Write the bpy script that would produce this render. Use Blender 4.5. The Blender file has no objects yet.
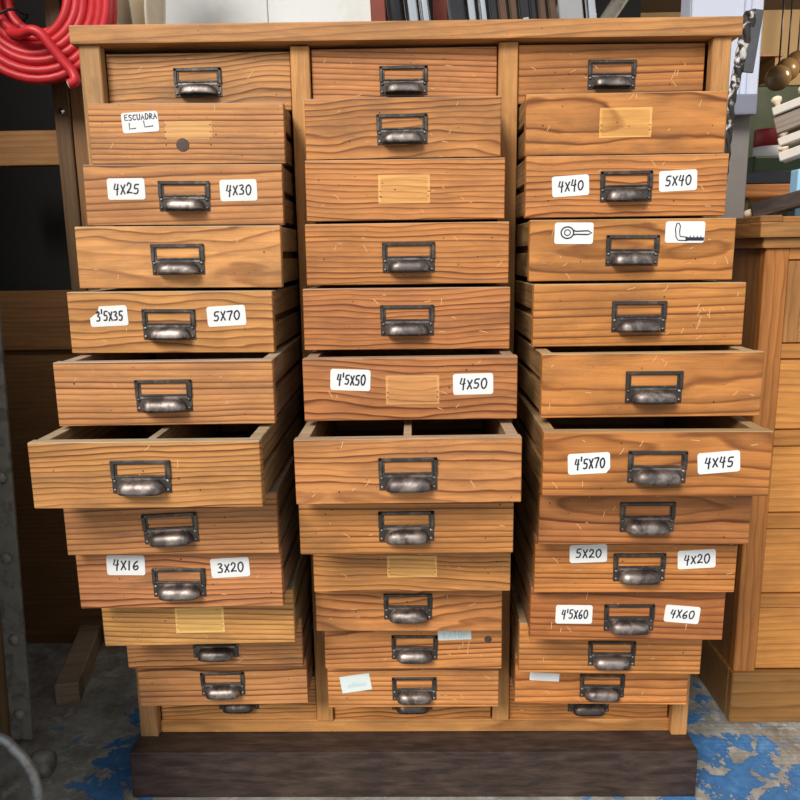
import bpy, bmesh, math, random
from math import radians as RAD, sin, cos, pi
from mathutils import Vector, Matrix, Euler

random.seed(7)
SC = bpy.context.scene
COL = SC.collection

# ------------------------------------------------------------------ camera
cam_data = bpy.data.cameras.new('camera')
cam_data.sensor_width = 36.0
cam_data.lens = 748.05 / 800.0 * 36.0
cam_data.clip_start = 0.02
cam = bpy.data.objects.new('camera', cam_data)
COL.objects.link(cam)
_p, _y, _r = RAD(-11.07198), RAD(1.11813), RAD(0.88611)
_R = Matrix.Rotation(_y, 3, 'Z') @ Matrix.Rotation(_p, 3, 'X') @ Matrix.Rotation(_r, 3, 'Y')
_cx, _cy, _cz = _R.col[0], _R.col[1], _R.col[2]
M = Matrix(((_cx[0], _cz[0], -_cy[0], 0.01046), (_cx[1], _cz[1], -_cy[1], -1.42774), (_cx[2], _cz[2], -_cy[2], 1.10085), (0, 0, 0, 1)))
cam.matrix_world = M
SC.camera = cam

# ------------------------------------------------------------------ daylight
world = bpy.data.worlds.new('overcast_sky')
SC.world = world
world.use_nodes = True
wn = world.node_tree
wn.nodes.clear()
w_out = wn.nodes.new('ShaderNodeOutputWorld')
w_bg = wn.nodes.new('ShaderNodeBackground')
w_bg.inputs['Color'].default_value = (0.90, 0.96, 1.0, 1)
w_bg.inputs['Strength'].default_value = 0.66
wn.links.new(w_bg.outputs[0], w_out.inputs[0])

sun_d = bpy.data.lights.new('sun', 'SUN')
sun_d.energy = 3.1
sun_d.angle = RAD(24)
sun_d.color = (1.0, 0.96, 0.90)
sun = bpy.data.objects.new('sun', sun_d)
COL.objects.link(sun)
sun.rotation_euler = Vector((0.54, 1.0, -0.90)).to_track_quat('-Z', 'Y').to_euler()
sun.location = (-2, -4, 4)

SC.view_settings.view_transform = 'Standard'
SC.view_settings.look = 'None'
SC.view_settings.gamma = 1.0
SC.view_settings.use_curve_mapping = False
SC.view_settings.exposure = 0.16

# ------------------------------------------------------------------ node helper
class NT:
    def __init__(self, name):
        self.m = bpy.data.materials.new(name)
        self.m.use_nodes = True
        self.t = self.m.node_tree
        self.t.nodes.clear()
        self.out = self.t.nodes.new('ShaderNodeOutputMaterial')
        self.b = self.t.nodes.new('ShaderNodeBsdfPrincipled')
        self.t.links.new(self.b.outputs[0], self.out.inputs[0])

    def put(self, sock, v):
        if v is None:
            return
        if isinstance(v, bpy.types.NodeSocket):
            self.t.links.new(v, sock)
        elif isinstance(v, (tuple, list)) and sock.type == 'RGBA' and len(v) == 3:
            sock.default_value = (*v, 1)
        elif sock.type == 'VECTOR' and isinstance(v, (int, float)):
            sock.default_value = (v, v, v)
        else:
            sock.default_value = v

    def n(self, typ, **kw):
        return self.t.nodes.new(typ)

    def math(self, op, a, b=None, c=None, clamp=False):
        nd = self.n('ShaderNodeMath'); nd.operation = op; nd.use_clamp = clamp
        self.put(nd.inputs[0], a); self.put(nd.inputs[1], b); self.put(nd.inputs[2], c)
        return nd.outputs[0]

    def vmath(self, op, a, b=None, out=0):
        nd = self.n('ShaderNodeVectorMath'); nd.operation = op
        self.put(nd.inputs[0], a); self.put(nd.inputs[1], b)
        return nd.outputs[out]

    def comb(self, x=0., y=0., z=0.):
        nd = self.n('ShaderNodeCombineXYZ')
        self.put(nd.inputs[0], x); self.put(nd.inputs[1], y); self.put(nd.inputs[2], z)
        return nd.outputs[0]

    def sep(self, v):
        nd = self.n('ShaderNodeSeparateXYZ'); self.put(nd.inputs[0], v)
        return nd.outputs

    def noise(self, vec, scale=1., detail=3., rough=0.55, dist=0.0, color=False):
        nd = self.n('ShaderNodeTexNoise')
        self.put(nd.inputs['Vector'], vec); self.put(nd.inputs['Scale'], scale)
        self.put(nd.inputs['Detail'], detail); self.put(nd.inputs['Roughness'], rough)
        self.put(nd.inputs['Distortion'], dist)
        return nd.outputs[1 if color else 0]

    def ramp(self, f, stops, interp='LINEAR'):
        nd = self.n('ShaderNodeValToRGB'); cr = nd.color_ramp; cr.interpolation = interp
        while len(cr.elements) < len(stops):
            cr.elements.new(0.5)
        for e, (p, c) in zip(cr.elements, stops):
            e.position = p
            e.color = (c, c, c, 1) if isinstance(c, (int, float)) else (*c, 1)
        self.put(nd.inputs[0], f)
        return nd.outputs[0]

    def mix(self, fac, a, b, mode='MIX'):
        nd = self.n('ShaderNodeMix'); nd.data_type = 'RGBA'; nd.blend_type = mode
        self.put(nd.inputs[0], fac); self.put(nd.inputs[6], a); self.put(nd.inputs[7], b)
        return nd.outputs[2]

    def bump(self, h, strength=0.3, dist=0.001):
        nd = self.n('ShaderNodeBump')
        self.put(nd.inputs['Strength'], strength); self.put(nd.inputs['Distance'], dist); self.put(nd.inputs['Height'], h)
        self.t.links.new(nd.outputs[0], self.b.inputs['Normal'])

    def fin(self, color=None, rough=None, metal=None, spec=None):
        self.put(self.b.inputs['Base Color'], color)
        self.put(self.b.inputs['Roughness'], rough)
        self.put(self.b.inputs['Metallic'], metal)
        self.put(self.b.inputs['Specular IOR Level'], spec)
        return self.m


def wood(name, light, dark, axis='X', spacing=0.009, contrast=0.75, wear=1.0, rough=0.55, stain=(0.20, 0.085, 0.03), stain_amt=0.35, tint=True):
    """Pine board: growth rings cut by the board's faces, fibres, stains, scuffs. Object colour tints it, its alpha seeds the cut."""
    k = NT(name)
    tc = k.n('ShaderNodeTexCoord')
    x, y, z = k.sep(tc.outputs['Object'])
    if axis == 'Y':
        x, y, z = y, x, z
    elif axis == 'Z':
        x, y, z = z, y, x
    oi = k.n('ShaderNodeObjectInfo')
    seed = oi.outputs['Alpha']
    s1 = k.math('FRACT', k.math('MULTIPLY', seed, 7.31))
    s2 = k.math('FRACT', k.math('MULTIPLY', seed, 13.77))
    s3 = k.math('FRACT', k.math('MULTIPLY', seed, 29.13))
    off = k.comb(k.math('MULTIPLY', s1, 31.0), k.math('MULTIPLY', s2, 17.0), k.math('MULTIPLY', s3, 23.0))
    P = k.vmath('ADD', k.comb(x, y, z), off)
    w1 = k.noise(k.vmath('MULTIPLY', P, (2.6, 7.0, 7.0)), 1.0, 2.0, 0.5)
    w2 = k.noise(k.vmath('MULTIPLY', P, (9.0, 34.0, 34.0)), 1.0, 2.0, 0.5)
    warp = k.math('MULTIPLY_ADD', k.math('SUBTRACT', w1, 0.5), 0.040, k.math('MULTIPLY', k.math('SUBTRACT', w2, 0.5), 0.010))
    yy = k.math('ADD', k.math('ADD', y, k.math('MULTIPLY_ADD', s1, 0.10, 0.025)), warp)
    zz = k.math('ADD', k.math('MULTIPLY_ADD', k.math('SUBTRACT', s2, 0.5), 0.34, z),
                k.math('MULTIPLY_ADD', k.math('MULTIPLY', k.math('SUBTRACT', s3, 0.5), 0.09), x, k.math('MULTIPLY', warp, 0.7)))
    r = k.math('SQRT', k.math('ADD', k.math('MULTIPLY', yy, yy), k.math('MULTIPLY', zz, zz)))
    rr = k.math('DIVIDE', r, spacing)
    t = k.math('FRACT', rr)
    yearly = k.noise(k.comb(k.math('FLOOR', rr), seed, 0.0), 1.7, 0.0)          # each year's own strength
    ring = k.ramp(t, [(0.0, 0.0), (0.40, 0.10), (0.68, 0.42), (0.84, 0.95), (0.91, 0.8), (1.0, 0.05)])
    fib = k.noise(k.vmath('MULTIPLY', P, (14.0, 520.0, 520.0)), 1.0, 3.0, 0.6)
    fib2 = k.noise(k.vmath('MULTIPLY', P, (5.0, 120.0, 120.0)), 1.0, 3.0, 0.6)
    ringv = k.math('MULTIPLY', k.math('MULTIPLY', ring, k.math('MULTIPLY_ADD', yearly, 1.7, -0.05)), contrast, clamp=True)
    col = k.mix(ringv, light, dark)
    f = k.math('ADD', k.math('MULTIPLY_ADD', k.math('SUBTRACT', fib, 0.5), 0.55, 1.0), k.math('MULTIPLY', k.math('SUBTRACT', fib2, 0.5), 0.8))
    col = k.mix(1.0, col, k.comb(f, f, f), 'MULTIPLY')
    blot = k.ramp(k.noise(k.vmath('MULTIPLY', P, (7.0, 16.0, 16.0)), 1.0, 4.0, 0.6), [(0.46, 0.0), (0.72, 1.0)])
    col = k.mix(k.math('MULTIPLY', blot, stain_amt), col, stain)
    # grime worked into the board
    gr = k.ramp(k.noise(k.vmath('MULTIPLY', P, (5.0, 24.0, 24.0)), 1.0, 6.0, 0.72, 0.6), [(0.50, 0.0), (0.78, 1.0)])
    col = k.mix(k.math('MULTIPLY', gr, 0.55 * wear, clamp=True), col, (0.13, 0.075, 0.042))
    # scuffs (pale) and dirt pits (dark)
    sc = k.ramp(k.noise(k.vmath('MULTIPLY', P, (60.0, 160.0, 160.0)), 1.0, 4.0, 0.7, 0.8), [(0.665, 0.0), (0.72, 1.0)])
    scm = k.ramp(k.noise(k.vmath('MULTIPLY', P, 11.0), 1.0, 2.0), [(0.45, 0.0), (0.62, 1.0)])
    col = k.mix(k.math('MULTIPLY', k.math('MULTIPLY', sc, scm), 0.55 * wear), col, (0.72, 0.52, 0.32))
    pit = k.ramp(k.noise(k.vmath('MULTIPLY', P, (150.0, 260.0, 260.0)), 1.0, 2.0, 0.6), [(0.70, 0.0), (0.76, 1.0)])
    col = k.mix(k.math('MULTIPLY', pit, 0.6 * wear), col, (0.06, 0.03, 0.015))
    if tint:
        col = k.mix(1.0, col, oi.outputs['Color'], 'MULTIPLY')
    k.bump(k.math('ADD', k.math('MULTIPLY', ringv, 0.6), fib), 0.35, 0.0006)
    return k.fin(col, k.math('MULTIPLY_ADD', fib2, 0.25, rough - 0.12), 0.0, 0.35)


def plain(name, color, rough=0.6, metal=0.0, var=0.25, scale=30.0, spec=0.4, worn=None, worn_amt=0.5, bump=0.15, edge=(0.5, 0.64), stretch=(1, 1, 1)):
    k = NT(name)
    tc = k.n('ShaderNodeTexCoord'); oi = k.n('ShaderNodeObjectInfo')
    P = k.vmath('ADD', tc.outputs['Object'], k.comb(k.math('MULTIPLY', oi.outputs['Random'], 37.0), k.math('MULTIPLY', oi.outputs['Random'], 11.0), 0.0))
    P = k.vmath('MULTIPLY', P, stretch)
    nz = k.noise(P, scale, 5.0, 0.6)
    f = k.math('MULTIPLY_ADD', k.math('SUBTRACT', nz, 0.5), 2 * var, 1.0)
    col = k.mix(1.0, color, k.comb(f, f, f), 'MULTIPLY')
    if worn:
        wm = k.ramp(k.noise(P, scale * 0.8, 4.0, 0.65, 0.4), [(edge[0], 0.0), (edge[1], 1.0)])
        col = k.mix(k.math('MULTIPLY', wm, worn_amt), col, worn)
    if bump:
        k.bump(nz, bump, 0.002)
    return k.fin(col, k.math('MULTIPLY_ADD', nz, 0.2, rough - 0.1), metal, spec)


# ------------------------------------------------------------------ materials
PINE = wood('pine_front', (0.63, 0.285, 0.092), (0.18, 0.055, 0.013), 'X', 0.0085, 1.1, stain_amt=0.5)
PINE_SIDE = wood('pine_drawer_side', (0.36, 0.225, 0.115), (0.13, 0.075, 0.032), 'Y', 0.009, 0.8, stain=(0.12, 0.075, 0.04), stain_amt=0.6)
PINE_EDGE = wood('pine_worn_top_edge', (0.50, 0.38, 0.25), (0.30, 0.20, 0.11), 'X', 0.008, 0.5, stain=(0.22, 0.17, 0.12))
PINE_UP = wood('pine_upright', (0.56, 0.29, 0.105), (0.31, 0.13, 0.04), 'Z', 0.014, 0.5)
PINE_RAIL = wood('pine_rail', (0.58, 0.27, 0.09), (0.27, 0.095, 0.026), 'X', 0.013, 0.8)
PALE = wood('bare_pale_pine', (0.84, 0.50, 0.18), (0.52, 0.24, 0.065), 'X', 0.0085, 0.6, stain_amt=0.08, wear=0.3)
SCRATCH = plain('scratched_bare_wood', (0.72, 0.44, 0.20), 0.7, 0, 0.15, 60, bump=0)
PATCHED = wood('less_aged_pine', (0.74, 0.40, 0.135), (0.36, 0.15, 0.038), 'X', 0.0085, 0.8, stain_amt=0.15, wear=0.5)
PIT = plain('nail_hole_black', (0.025, 0.015, 0.01), 0.9, bump=0)
KNOT = plain('knot_dark', (0.075, 0.048, 0.04), 0.55, scale=160, worn=(0.20, 0.10, 0.055))
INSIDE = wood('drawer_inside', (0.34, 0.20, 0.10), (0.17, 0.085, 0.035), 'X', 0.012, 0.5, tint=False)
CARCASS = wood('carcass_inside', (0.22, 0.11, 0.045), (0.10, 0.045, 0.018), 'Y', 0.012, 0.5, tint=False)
OLDWOOD = plain('dark_scuffed_timber', (0.030, 0.019, 0.016), 0.5, 0, 0.5, 70, worn=(0.105, 0.066, 0.050), worn_amt=0.75, bump=0.35, edge=(0.40, 0.72), stretch=(0.22, 1.0, 1.1))
OLDGRAIN = wood('dark_plinth_wood', (0.052, 0.036, 0.030), (0.018, 0.012, 0.010), 'X', 0.012, 0.5, wear=0.9, rough=0.5, stain=(0.10, 0.06, 0.045), stain_amt=0.6, tint=False)
CHEST = wood('oak_chest', (0.52, 0.25, 0.075), (0.27, 0.105, 0.028), 'X', 0.016, 0.6, wear=0.3, rough=0.42)
CHEST_UP = wood('oak_chest_upright', (0.47, 0.21, 0.065), (0.24, 0.085, 0.022), 'Z', 0.014, 0.6, wear=0.4, rough=0.45)
RACK = wood('rack_wood', (0.32, 0.155, 0.055), (0.15, 0.065, 0.022), 'X', 0.014, 0.6, wear=0.5)
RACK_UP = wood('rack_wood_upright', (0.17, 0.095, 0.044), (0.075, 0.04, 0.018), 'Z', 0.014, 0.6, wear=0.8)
GREYWOOD = wood('grey_weathered_wood', (0.30, 0.25, 0.20), (0.15, 0.115, 0.085), 'X', 0.010, 0.6, wear=0.6, rough=0.7)
METAL = plain('blackened_steel', (0.085, 0.078, 0.072), 0.46, 0.85, 0.35, 60, worn=(0.22, 0.17, 0.14), worn_amt=0.7, bump=0.2)
CUPMETAL = plain('worn_cup_metal', (0.12, 0.10, 0.092), 0.46, 0.9, 0.4, 45, worn=(0.38, 0.32, 0.285), worn_amt=0.9, bump=0.35, edge=(0.44, 0.62))
PAPER = plain('white_paper', (0.80, 0.80, 0.785), 0.6, 0, 0.03, 40, bump=0)
PAPER_OLD = plain('faded_paper', (0.70, 0.78, 0.76), 0.65, 0, 0.05, 60, bump=0)
INK = plain('marker_ink', (0.020, 0.026, 0.048), 0.5, 0, 0.1, bump=0)
INK_PALE = plain('faded_blue_ink', (0.40, 0.55, 0.64), 0.5, 0, 0.1, bump=0)
RED = plain('red_rubber', (0.62, 0.028, 0.035), 0.42, 0, 0.2, 50, bump=0.1)
TIE = plain('black_wire', (0.02, 0.02, 0.022), 0.5, 0, 0.2)
STEEL_GREY = plain('grey_painted_steel', (0.25, 0.228, 0.19), 0.55, 0.1, 0.25, 35, worn=(0.10, 0.085, 0.07), worn_amt=0.7, bump=0.3)
DSTEEL = plain('dark_strip_steel', (0.10, 0.10, 0.11), 0.5, 0.3, 0.2, 40)
PIPE = plain('dull_grey_pipe', (0.30, 0.31, 0.31), 0.4, 0.5, 0.2, 50, worn=(0.14, 0.11, 0.09), worn_amt=0.5)
CHROME = plain('chrome', (0.72, 0.73, 0.74), 0.2, 1.0, 0.06, 20, bump=0)
BLACKP = plain('black_plastic', (0.018, 0.018, 0.022), 0.35, 0, 0.2)
BROWNM = plain('brown_bronze', (0.12, 0.07, 0.045), 0.4, 0.5, 0.2)
REDWOOD = plain('red_brown_board', (0.22, 0.045, 0.022), 0.5, 0, 0.25)
LILAC = plain('lilac_white_paint', (0.60, 0.63, 0.74), 0.5, 0, 0.05, 12, bump=0.05)
GREYPOST = plain('grey_lower_post', (0.21, 0.19, 0.175), 0.65, 0, 0.15, 20)
BOXGREY = plain('grey_lock_box', (0.24, 0.25, 0.31), 0.45, 0.2, 0.08, 20)
WHITEWALL = plain('white_board_wall', (0.90, 0.91, 0.89), 0.55, 0, 0.05, 6, worn=(0.76, 0.69, 0.55), worn_amt=0.4, bump=0.05)
BEIGE = plain('beige_plaster', (0.42, 0.29, 0.155), 0.8, 0, 0.1, 5)
DARKWALL = plain('shade_painted_wall', (0.022, 0.020, 0.018), 0.9, 0, 0.3, 6, bump=0.05)  # near-black colour stands in for the deep shade of the recesses
CEIL = plain('brown_ceiling', (0.10, 0.065, 0.04), 0.8, 0, 0.1, 5)
CANVAS = plain('cream_canvas', (0.74, 0.65, 0.50), 0.8, 0, 0.2, 25)
GREEN = plain('green_paint', (0.020, 0.038, 0.012), 0.55, 0, 0.2, 15)
DKRED = plain('dark_red_paint', (0.24, 0.015, 0.02), 0.45, 0, 0.1, 15)
WHITE = plain('off_white_paint', (0.50, 0.48, 0.50), 0.5, 0, 0.08, 15)
SKYBLUE = plain('sky_blue_paint', (0.36, 0.66, 0.88), 0.5, 0, 0.05, 15)
PALEWOOD = plain('bleached_wood', (0.66, 0.60, 0.54), 0.6, 0, 0.12, 40)
PEG = plain('pale_peg', (0.86, 0.70, 0.50), 0.5, 0, 0.06, 30)
AMBER = plain('brown_glass_globe', (0.16, 0.095, 0.04), 0.25, 0, 0.1, 10)
BARK = plain('black_white_frayed_cord', (0.035, 0.028, 0.025), 0.7, 0, 0.3, 40, worn=(0.62, 0.58, 0.55), worn_amt=1.0, bump=0.8, edge=(0.52, 0.58))


def floor_mat():
    k = NT('concrete_with_blue_paint')
    tc = k.n('ShaderNodeTexCoord')
    P = tc.outputs['Object']
    x, y, z = k.sep(P)
    n1 = k.noise(P, 3.2, 6.0, 0.62, 0.6)
    n2 = k.noise(P, 16.0, 6.0, 0.7, 0.4)
    n3 = k.noise(P, 70.0, 4.0, 0.6)
    conc = k.ramp(k.noise(P, 9.0, 6.0, 0.65), [(0.3, (0.15, 0.13, 0.10)), (0.5, (0.29, 0.27, 0.235)), (0.72, (0.46, 0.44, 0.40))])
    blue = k.ramp(n2, [(0.3, (0.025, 0.085, 0.20)), (0.6, (0.06, 0.19, 0.42)), (0.8, (0.17, 0.34, 0.55))])
    # paint survives in a band along the cabinet and out in front; worn off at the chest's feet and further left
    band = k.math('SUBTRACT', 1.0, k.math('ABSOLUTE', k.math('DIVIDE', k.math('SUBTRACT', k.math('ADD', x, k.math('MULTIPLY', y, 0.55)), 0.68), 0.15)))
    band2 = k.math('SUBTRACT', 1.0, k.math('ABSOLUTE', k.math('DIVIDE', k.math('ADD', x, 0.61), 0.06)))
    bias = k.math('MAXIMUM', k.math('MAXIMUM', band, band2), k.math('MULTIPLY_ADD', k.ramp(x, [(0.0, 0.0), (0.6, 1.0)]), 0.7, -1.5))
    m = k.math('ADD', k.math('MULTIPLY_ADD', k.math('SUBTRACT', n1, 0.5), 1.3, k.math('MULTIPLY', k.math('SUBTRACT', n2, 0.5), 2.6)), k.math('MULTIPLY', bias, 0.28))
    mask = k.ramp(m, [(0.02, 0.0), (0.05, 1.0)])
    flake = k.ramp(k.noise(P, 24.0, 5.0, 0.6, 0.5), [(0.57, 0.0), (0.60, 1.0)])
    conc2 = k.mix(k.math('MULTIPLY', flake, 0.4), conc, (0.52, 0.51, 0.48))
    f = k.math('MULTIPLY_ADD', k.math('SUBTRACT', n3, 0.5), 0.7, 1.0)
    col = k.mix(mask, conc2, blue)
    col = k.mix(1.0, col, k.comb(f, f, f), 'MULTIPLY')
    # stamped lozenges of the old floor plate in front of the chest
    a = k.math('SINE', k.math('MULTIPLY', k.math('ADD', x, y), 260.0)); b = k.math('SINE', k.math('MULTIPLY', k.math('SUBTRACT', x, y), 260.0))
    loz = k.math('MULTIPLY', a, b)
    reg = k.ramp(k.math('ADD', k.math('MULTIPLY', k.math('ADD', y, k.math('MULTIPLY', x, 0.55)), 1.0), k.math('MULTIPLY', k.math('SUBTRACT', n1, 0.5), 0.3)), [(0.38, 0.0), (0.46, 1.0)])
    right = k.ramp(x, [(0.62, 0.0), (0.70, 1.0)])
    lz = k.math('MULTIPLY', k.math('MULTIPLY', loz, reg), right)
    k.bump(k.math('ADD', k.math('ADD', k.math('MULTIPLY', mask, 0.35), k.math('MULTIPLY', n3, 0.5)), k.math('MULTIPLY', lz, 0.22)), 0.5, 0.003)
    return k.fin(col, k.math('MULTIPLY_ADD', n2, 0.35, 0.42), 0.0, 0.4)


FLOOR = floor_mat()

# ------------------------------------------------------------------ mesh helpers
class MB:
    """Collects shapes for ONE mesh object."""
    def __init__(self):
        self.bm = bmesh.new(); self.mats = []

    def mi(self, m):
        if m not in self.mats:
            self.mats.append(m)
        return self.mats.index(m)

    def box(self, x0, x1, y0, y1, z0, z1, m, bevel=0.0, seg=1, mat_top=None, xf=None):
        b = bmesh.new()
        vs = [b.verts.new((x, y, z)) for x in (x0, x1) for y in (y0, y1) for z in (z0, z1)]
        for q in ((0, 1, 3, 2), (4, 6, 7, 5), (0, 4, 5, 1), (2, 3, 7, 6), (0, 2, 6, 4), (1, 5, 7, 3)):
            b.faces.new([vs[i] for i in q])
        bmesh.ops.recalc_face_normals(b, faces=b.faces)
        if bevel:
            bmesh.ops.bevel(b, geom=list(b.edges), offset=bevel, segments=seg, profile=0.7, affect='EDGES')
        i = self.mi(m); it = self.mi(mat_top) if mat_top else i
        for f in b.faces:
            f.material_index = it if (mat_top and f.normal.z > 0.5) else i
        self.merge(b, xf)
        return self

    def merge(self, b, xf=None):
        if xf is not None:
            bmesh.ops.transform(b, matrix=xf, verts=b.verts)
        tmp = bpy.data.meshes.new('tmp'); b.to_mesh(tmp); b.free()
        self.bm.from_mesh(tmp); bpy.data.meshes.remove(tmp)

    def tube(self, pts, r, m, n=10, cap=True, smooth=True):
        pts = [Vector(p) for p in pts]; i = self.mi(m); rings = []
        up = None
        for j, p in enumerate(pts):
            t = (pts[min(j + 1, len(pts) - 1)] - pts[max(j - 1, 0)]).normalized()
            if up is None:
                up = Vector((0, 0, 1)) if abs(t.z) < 0.9 else Vector((1, 0, 0))
            u = (up - t * up.dot(t)).normalized(); v = t.cross(u); up = u
            rad = r[j] if isinstance(r, (list, tuple)) else r
            rings.append([self.bm.verts.new(p + (u * cos(a) + v * sin(a)) * rad) for a in (2 * pi * q / n for q in range(n))])
        for a, b in zip(rings, rings[1:]):
            for q in range(n):
                f = self.bm.faces.new((a[q], a[(q + 1) % n], b[(q + 1) % n], b[q])); f.material_index = i; f.smooth = smooth
        if cap:
            for rg, rev in ((rings[0], True), (rings[-1], False)):
                f = self.bm.faces.new(list(reversed(rg)) if rev else rg); f.material_index = i
        return self

    def lathe(self, prof, m, origin=(0, 0, 0), axis='Z', n=20, smooth=True):
        """prof: (radius, height) pairs"""
        i = self.mi(m); O = Vector(origin); rings = []
        for r, h in prof:
            rg = []
            for q in range(n):
                a = 2 * pi * q / n; c, s = cos(a) * r, sin(a) * r
                d = {'Z': (c, s, h), 'Y': (c, h, s), 'X': (h, c, s)}[axis]
                rg.append(self.bm.verts.new(O + Vector(d)))
            rings.append(rg)
        for a, b in zip(rings, rings[1:]):
            for q in range(n):
                f = self.bm.faces.new((a[q], a[(q + 1) % n], b[(q + 1) % n], b[q])); f.material_index = i; f.smooth = smooth
        for rg in (rings[0], rings[-1]):
            f = self.bm.faces.new(rg); f.material_index = i
        return self

    def poly(self, pts, m):
        f = self.bm.faces.new([self.bm.verts.new(p) for p in pts]); f.material_index = self.mi(m)
        return self

    def build(self, name, parent=None, loc=(0, 0, 0), rot=(0, 0, 0), color=None, recalc=True):
        if recalc:
            bmesh.ops.recalc_face_normals(self.bm, faces=self.bm.faces)
        me = bpy.data.meshes.new(name)
        self.bm.to_mesh(me); self.bm.free()
        for m in self.mats:
            me.materials.append(m)
        return link(name, me, parent, loc, rot, color)


def link(name, me, parent=None, loc=(0, 0, 0), rot=(0, 0, 0), color=None):
    o = bpy.data.objects.new(name, me)
    COL.objects.link(o)
    o.parent = parent; o.location = loc; o.rotation_euler = rot
    o.color = color if color else (1, 1, 1, random.random())
    return o


def thing(name, label, cat, loc=(0, 0, 0), rot=(0, 0, 0), group=None):
    o = bpy.data.objects.new(name, None); COL.objects.link(o)
    o.location = loc; o.rotation_euler = rot; o.empty_display_size = 0.1
    return tag(o, label, cat, group)


def tag(o, label, cat, group=None):
    o['label'] = label; o['category'] = cat
    if group:
        o['group'] = group
    return o


def struct(o):
    o['kind'] = 'structure'
    return o


def spline(pts, sub=6):
    """Catmull-Rom through the points"""
    pts = [Vector(p) for p in pts]
    if len(pts) < 3:
        return pts
    out = []
    for i in range(len(pts) - 1):
        a, b, c, d = pts[max(i - 1, 0)], pts[i], pts[i + 1], pts[min(i + 2, len(pts) - 1)]
        for s in range(sub):
            t = s / sub
            out.append(0.5 * ((2 * b) + (c - a) * t + (2 * a - 5 * b + 4 * c - d) * t * t + (3 * b - a - 3 * c + d) * t ** 3))
    return out + [pts[-1]]

# ================================================================== STRUCTURE
struct(MB().box(-4.5, 4.5, -7.0, 3.3, -0.06, 0.0, FLOOR).build('floor'))
c = MB().box(-1.75, 3.3, -0.55, 1.70, 3.40, 3.47, CEIL)
c.box(-1.75, 3.3, 1.70, 3.3, 2.34, 3.47, CEIL)
struct(c.build('ceiling'))
struct(MB().box(-1.05, -0.77, -0.66, -0.54, 0.0, 1.02, DARKWALL).box(-2.3, -1.05, -0.66, -0.54, 0.0, 1.95, DARKWALL).build('light_blocker'))  # added unseen blocker, shaped to keep light off the left side
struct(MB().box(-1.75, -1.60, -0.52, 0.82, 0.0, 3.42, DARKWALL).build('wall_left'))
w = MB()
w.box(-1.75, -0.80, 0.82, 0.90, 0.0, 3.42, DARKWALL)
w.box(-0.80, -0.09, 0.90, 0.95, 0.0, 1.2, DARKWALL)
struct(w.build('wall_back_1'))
w = MB()
for a, b in ((-0.80, -0.4005), (-0.3985, -0.09)):
    w.box(a, b, 0.90, 0.925, 1.2, 3.42, WHITEWALL, 0.002)
struct(w.build('wall_back_2'))
struct(MB().box(-0.09, 0.80, 1.35, 1.42, 0.0, 3.42, DARKWALL).build('wall_back_3'))
struct(MB().box(0.80, 3.3, 2.90, 3.0, 0.0, 2.45, BEIGE).build('wall_back'))
struct(MB().box(3.2, 3.3, 0.6, 2.90, 0.0, 2.45, BEIGE).build('wall_right'))
# painted door post: lilac upper length, grey lower length, lock box
w = MB()
w.box(0.765, 0.955, 0.76, 0.84, 1.46, 3.42, LILAC, 0.003)
w.box(0.765, 0.905, 0.745, 0.762, 1.46, 3.42, LILAC, 0.004)
w.box(0.925, 0.955, 0.745, 0.762, 1.46, 3.42, LILAC, 0.004)
w.box(0.775, 0.950, 0.765, 0.835, 0.0, 1.46, GREYPOST, 0.003)
struct(w.build('door_1'))
lock = struct(MB().box(0.868, 0.942, 0.715, 0.748, 1.455, 1.508, BOXGREY, 0.005, 2).build('trim_1'))

# ================================================================== DRAWER CABINET
ZP = 0.105                       # plinth top
CAB = thing('drawer_cabinet', 'tall pine cabinet of thirty-nine small drawers pulled out by differing amounts', 'cabinet', (0, 0.2, ZP))
CL = Vector((0, 0.2, ZP))


def cpart(mb, name, color=None):
    """a fixed part of the cabinet, drawn in room coordinates"""
    o = mb.build(name, CAB, (0, 0, 0), color=color)
    o.data.transform(Matrix.Translation(-CL))
    return o


TOPZ = 1.471
cpart(MB().box(-0.587, 0.585, -0.028, 0.475, TOPZ, TOPZ + 0.031, PINE_RAIL, 0.003, 2), 'top_board', (0.95, 0.95, 0.95, 0.31))
tb = CAB.children[0].data
for v_ in tb.vertices:
    v_.co.z -= 0.0085 * (v_.co.x + 0.587) / 1.17
for s, tint in ((-1, (0.88, 0.90, 0.95, 0.2)), (1, (0.95, 0.88, 0.82, 0.7))):
    x0, x1 = sorted((s * 0.5385, s * (0.5765 if s < 0 else 0.571)))
    cpart(MB().box(x0, x1, -0.020, 0.004, ZP, TOPZ - (0.0085 if s > 0 else 0), PINE_UP, 0.002), 'stile', tint)
    x0, x1 = sorted((s * 0.552, s * 0.570))
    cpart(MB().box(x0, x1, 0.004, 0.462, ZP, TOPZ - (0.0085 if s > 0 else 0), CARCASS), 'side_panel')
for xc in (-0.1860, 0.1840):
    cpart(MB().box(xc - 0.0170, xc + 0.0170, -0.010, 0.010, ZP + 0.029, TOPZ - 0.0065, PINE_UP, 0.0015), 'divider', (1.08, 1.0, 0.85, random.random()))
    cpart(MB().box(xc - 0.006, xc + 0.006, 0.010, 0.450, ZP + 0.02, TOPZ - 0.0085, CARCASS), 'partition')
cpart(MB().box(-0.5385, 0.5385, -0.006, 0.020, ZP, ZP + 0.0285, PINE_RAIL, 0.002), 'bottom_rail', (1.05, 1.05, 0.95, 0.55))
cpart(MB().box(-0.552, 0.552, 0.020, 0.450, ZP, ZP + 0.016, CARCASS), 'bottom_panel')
cpart(MB().box(-0.552, 0.552, 0.450, 0.462, ZP, TOPZ - 0.0085, CARCASS), 'back_panel')

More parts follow.
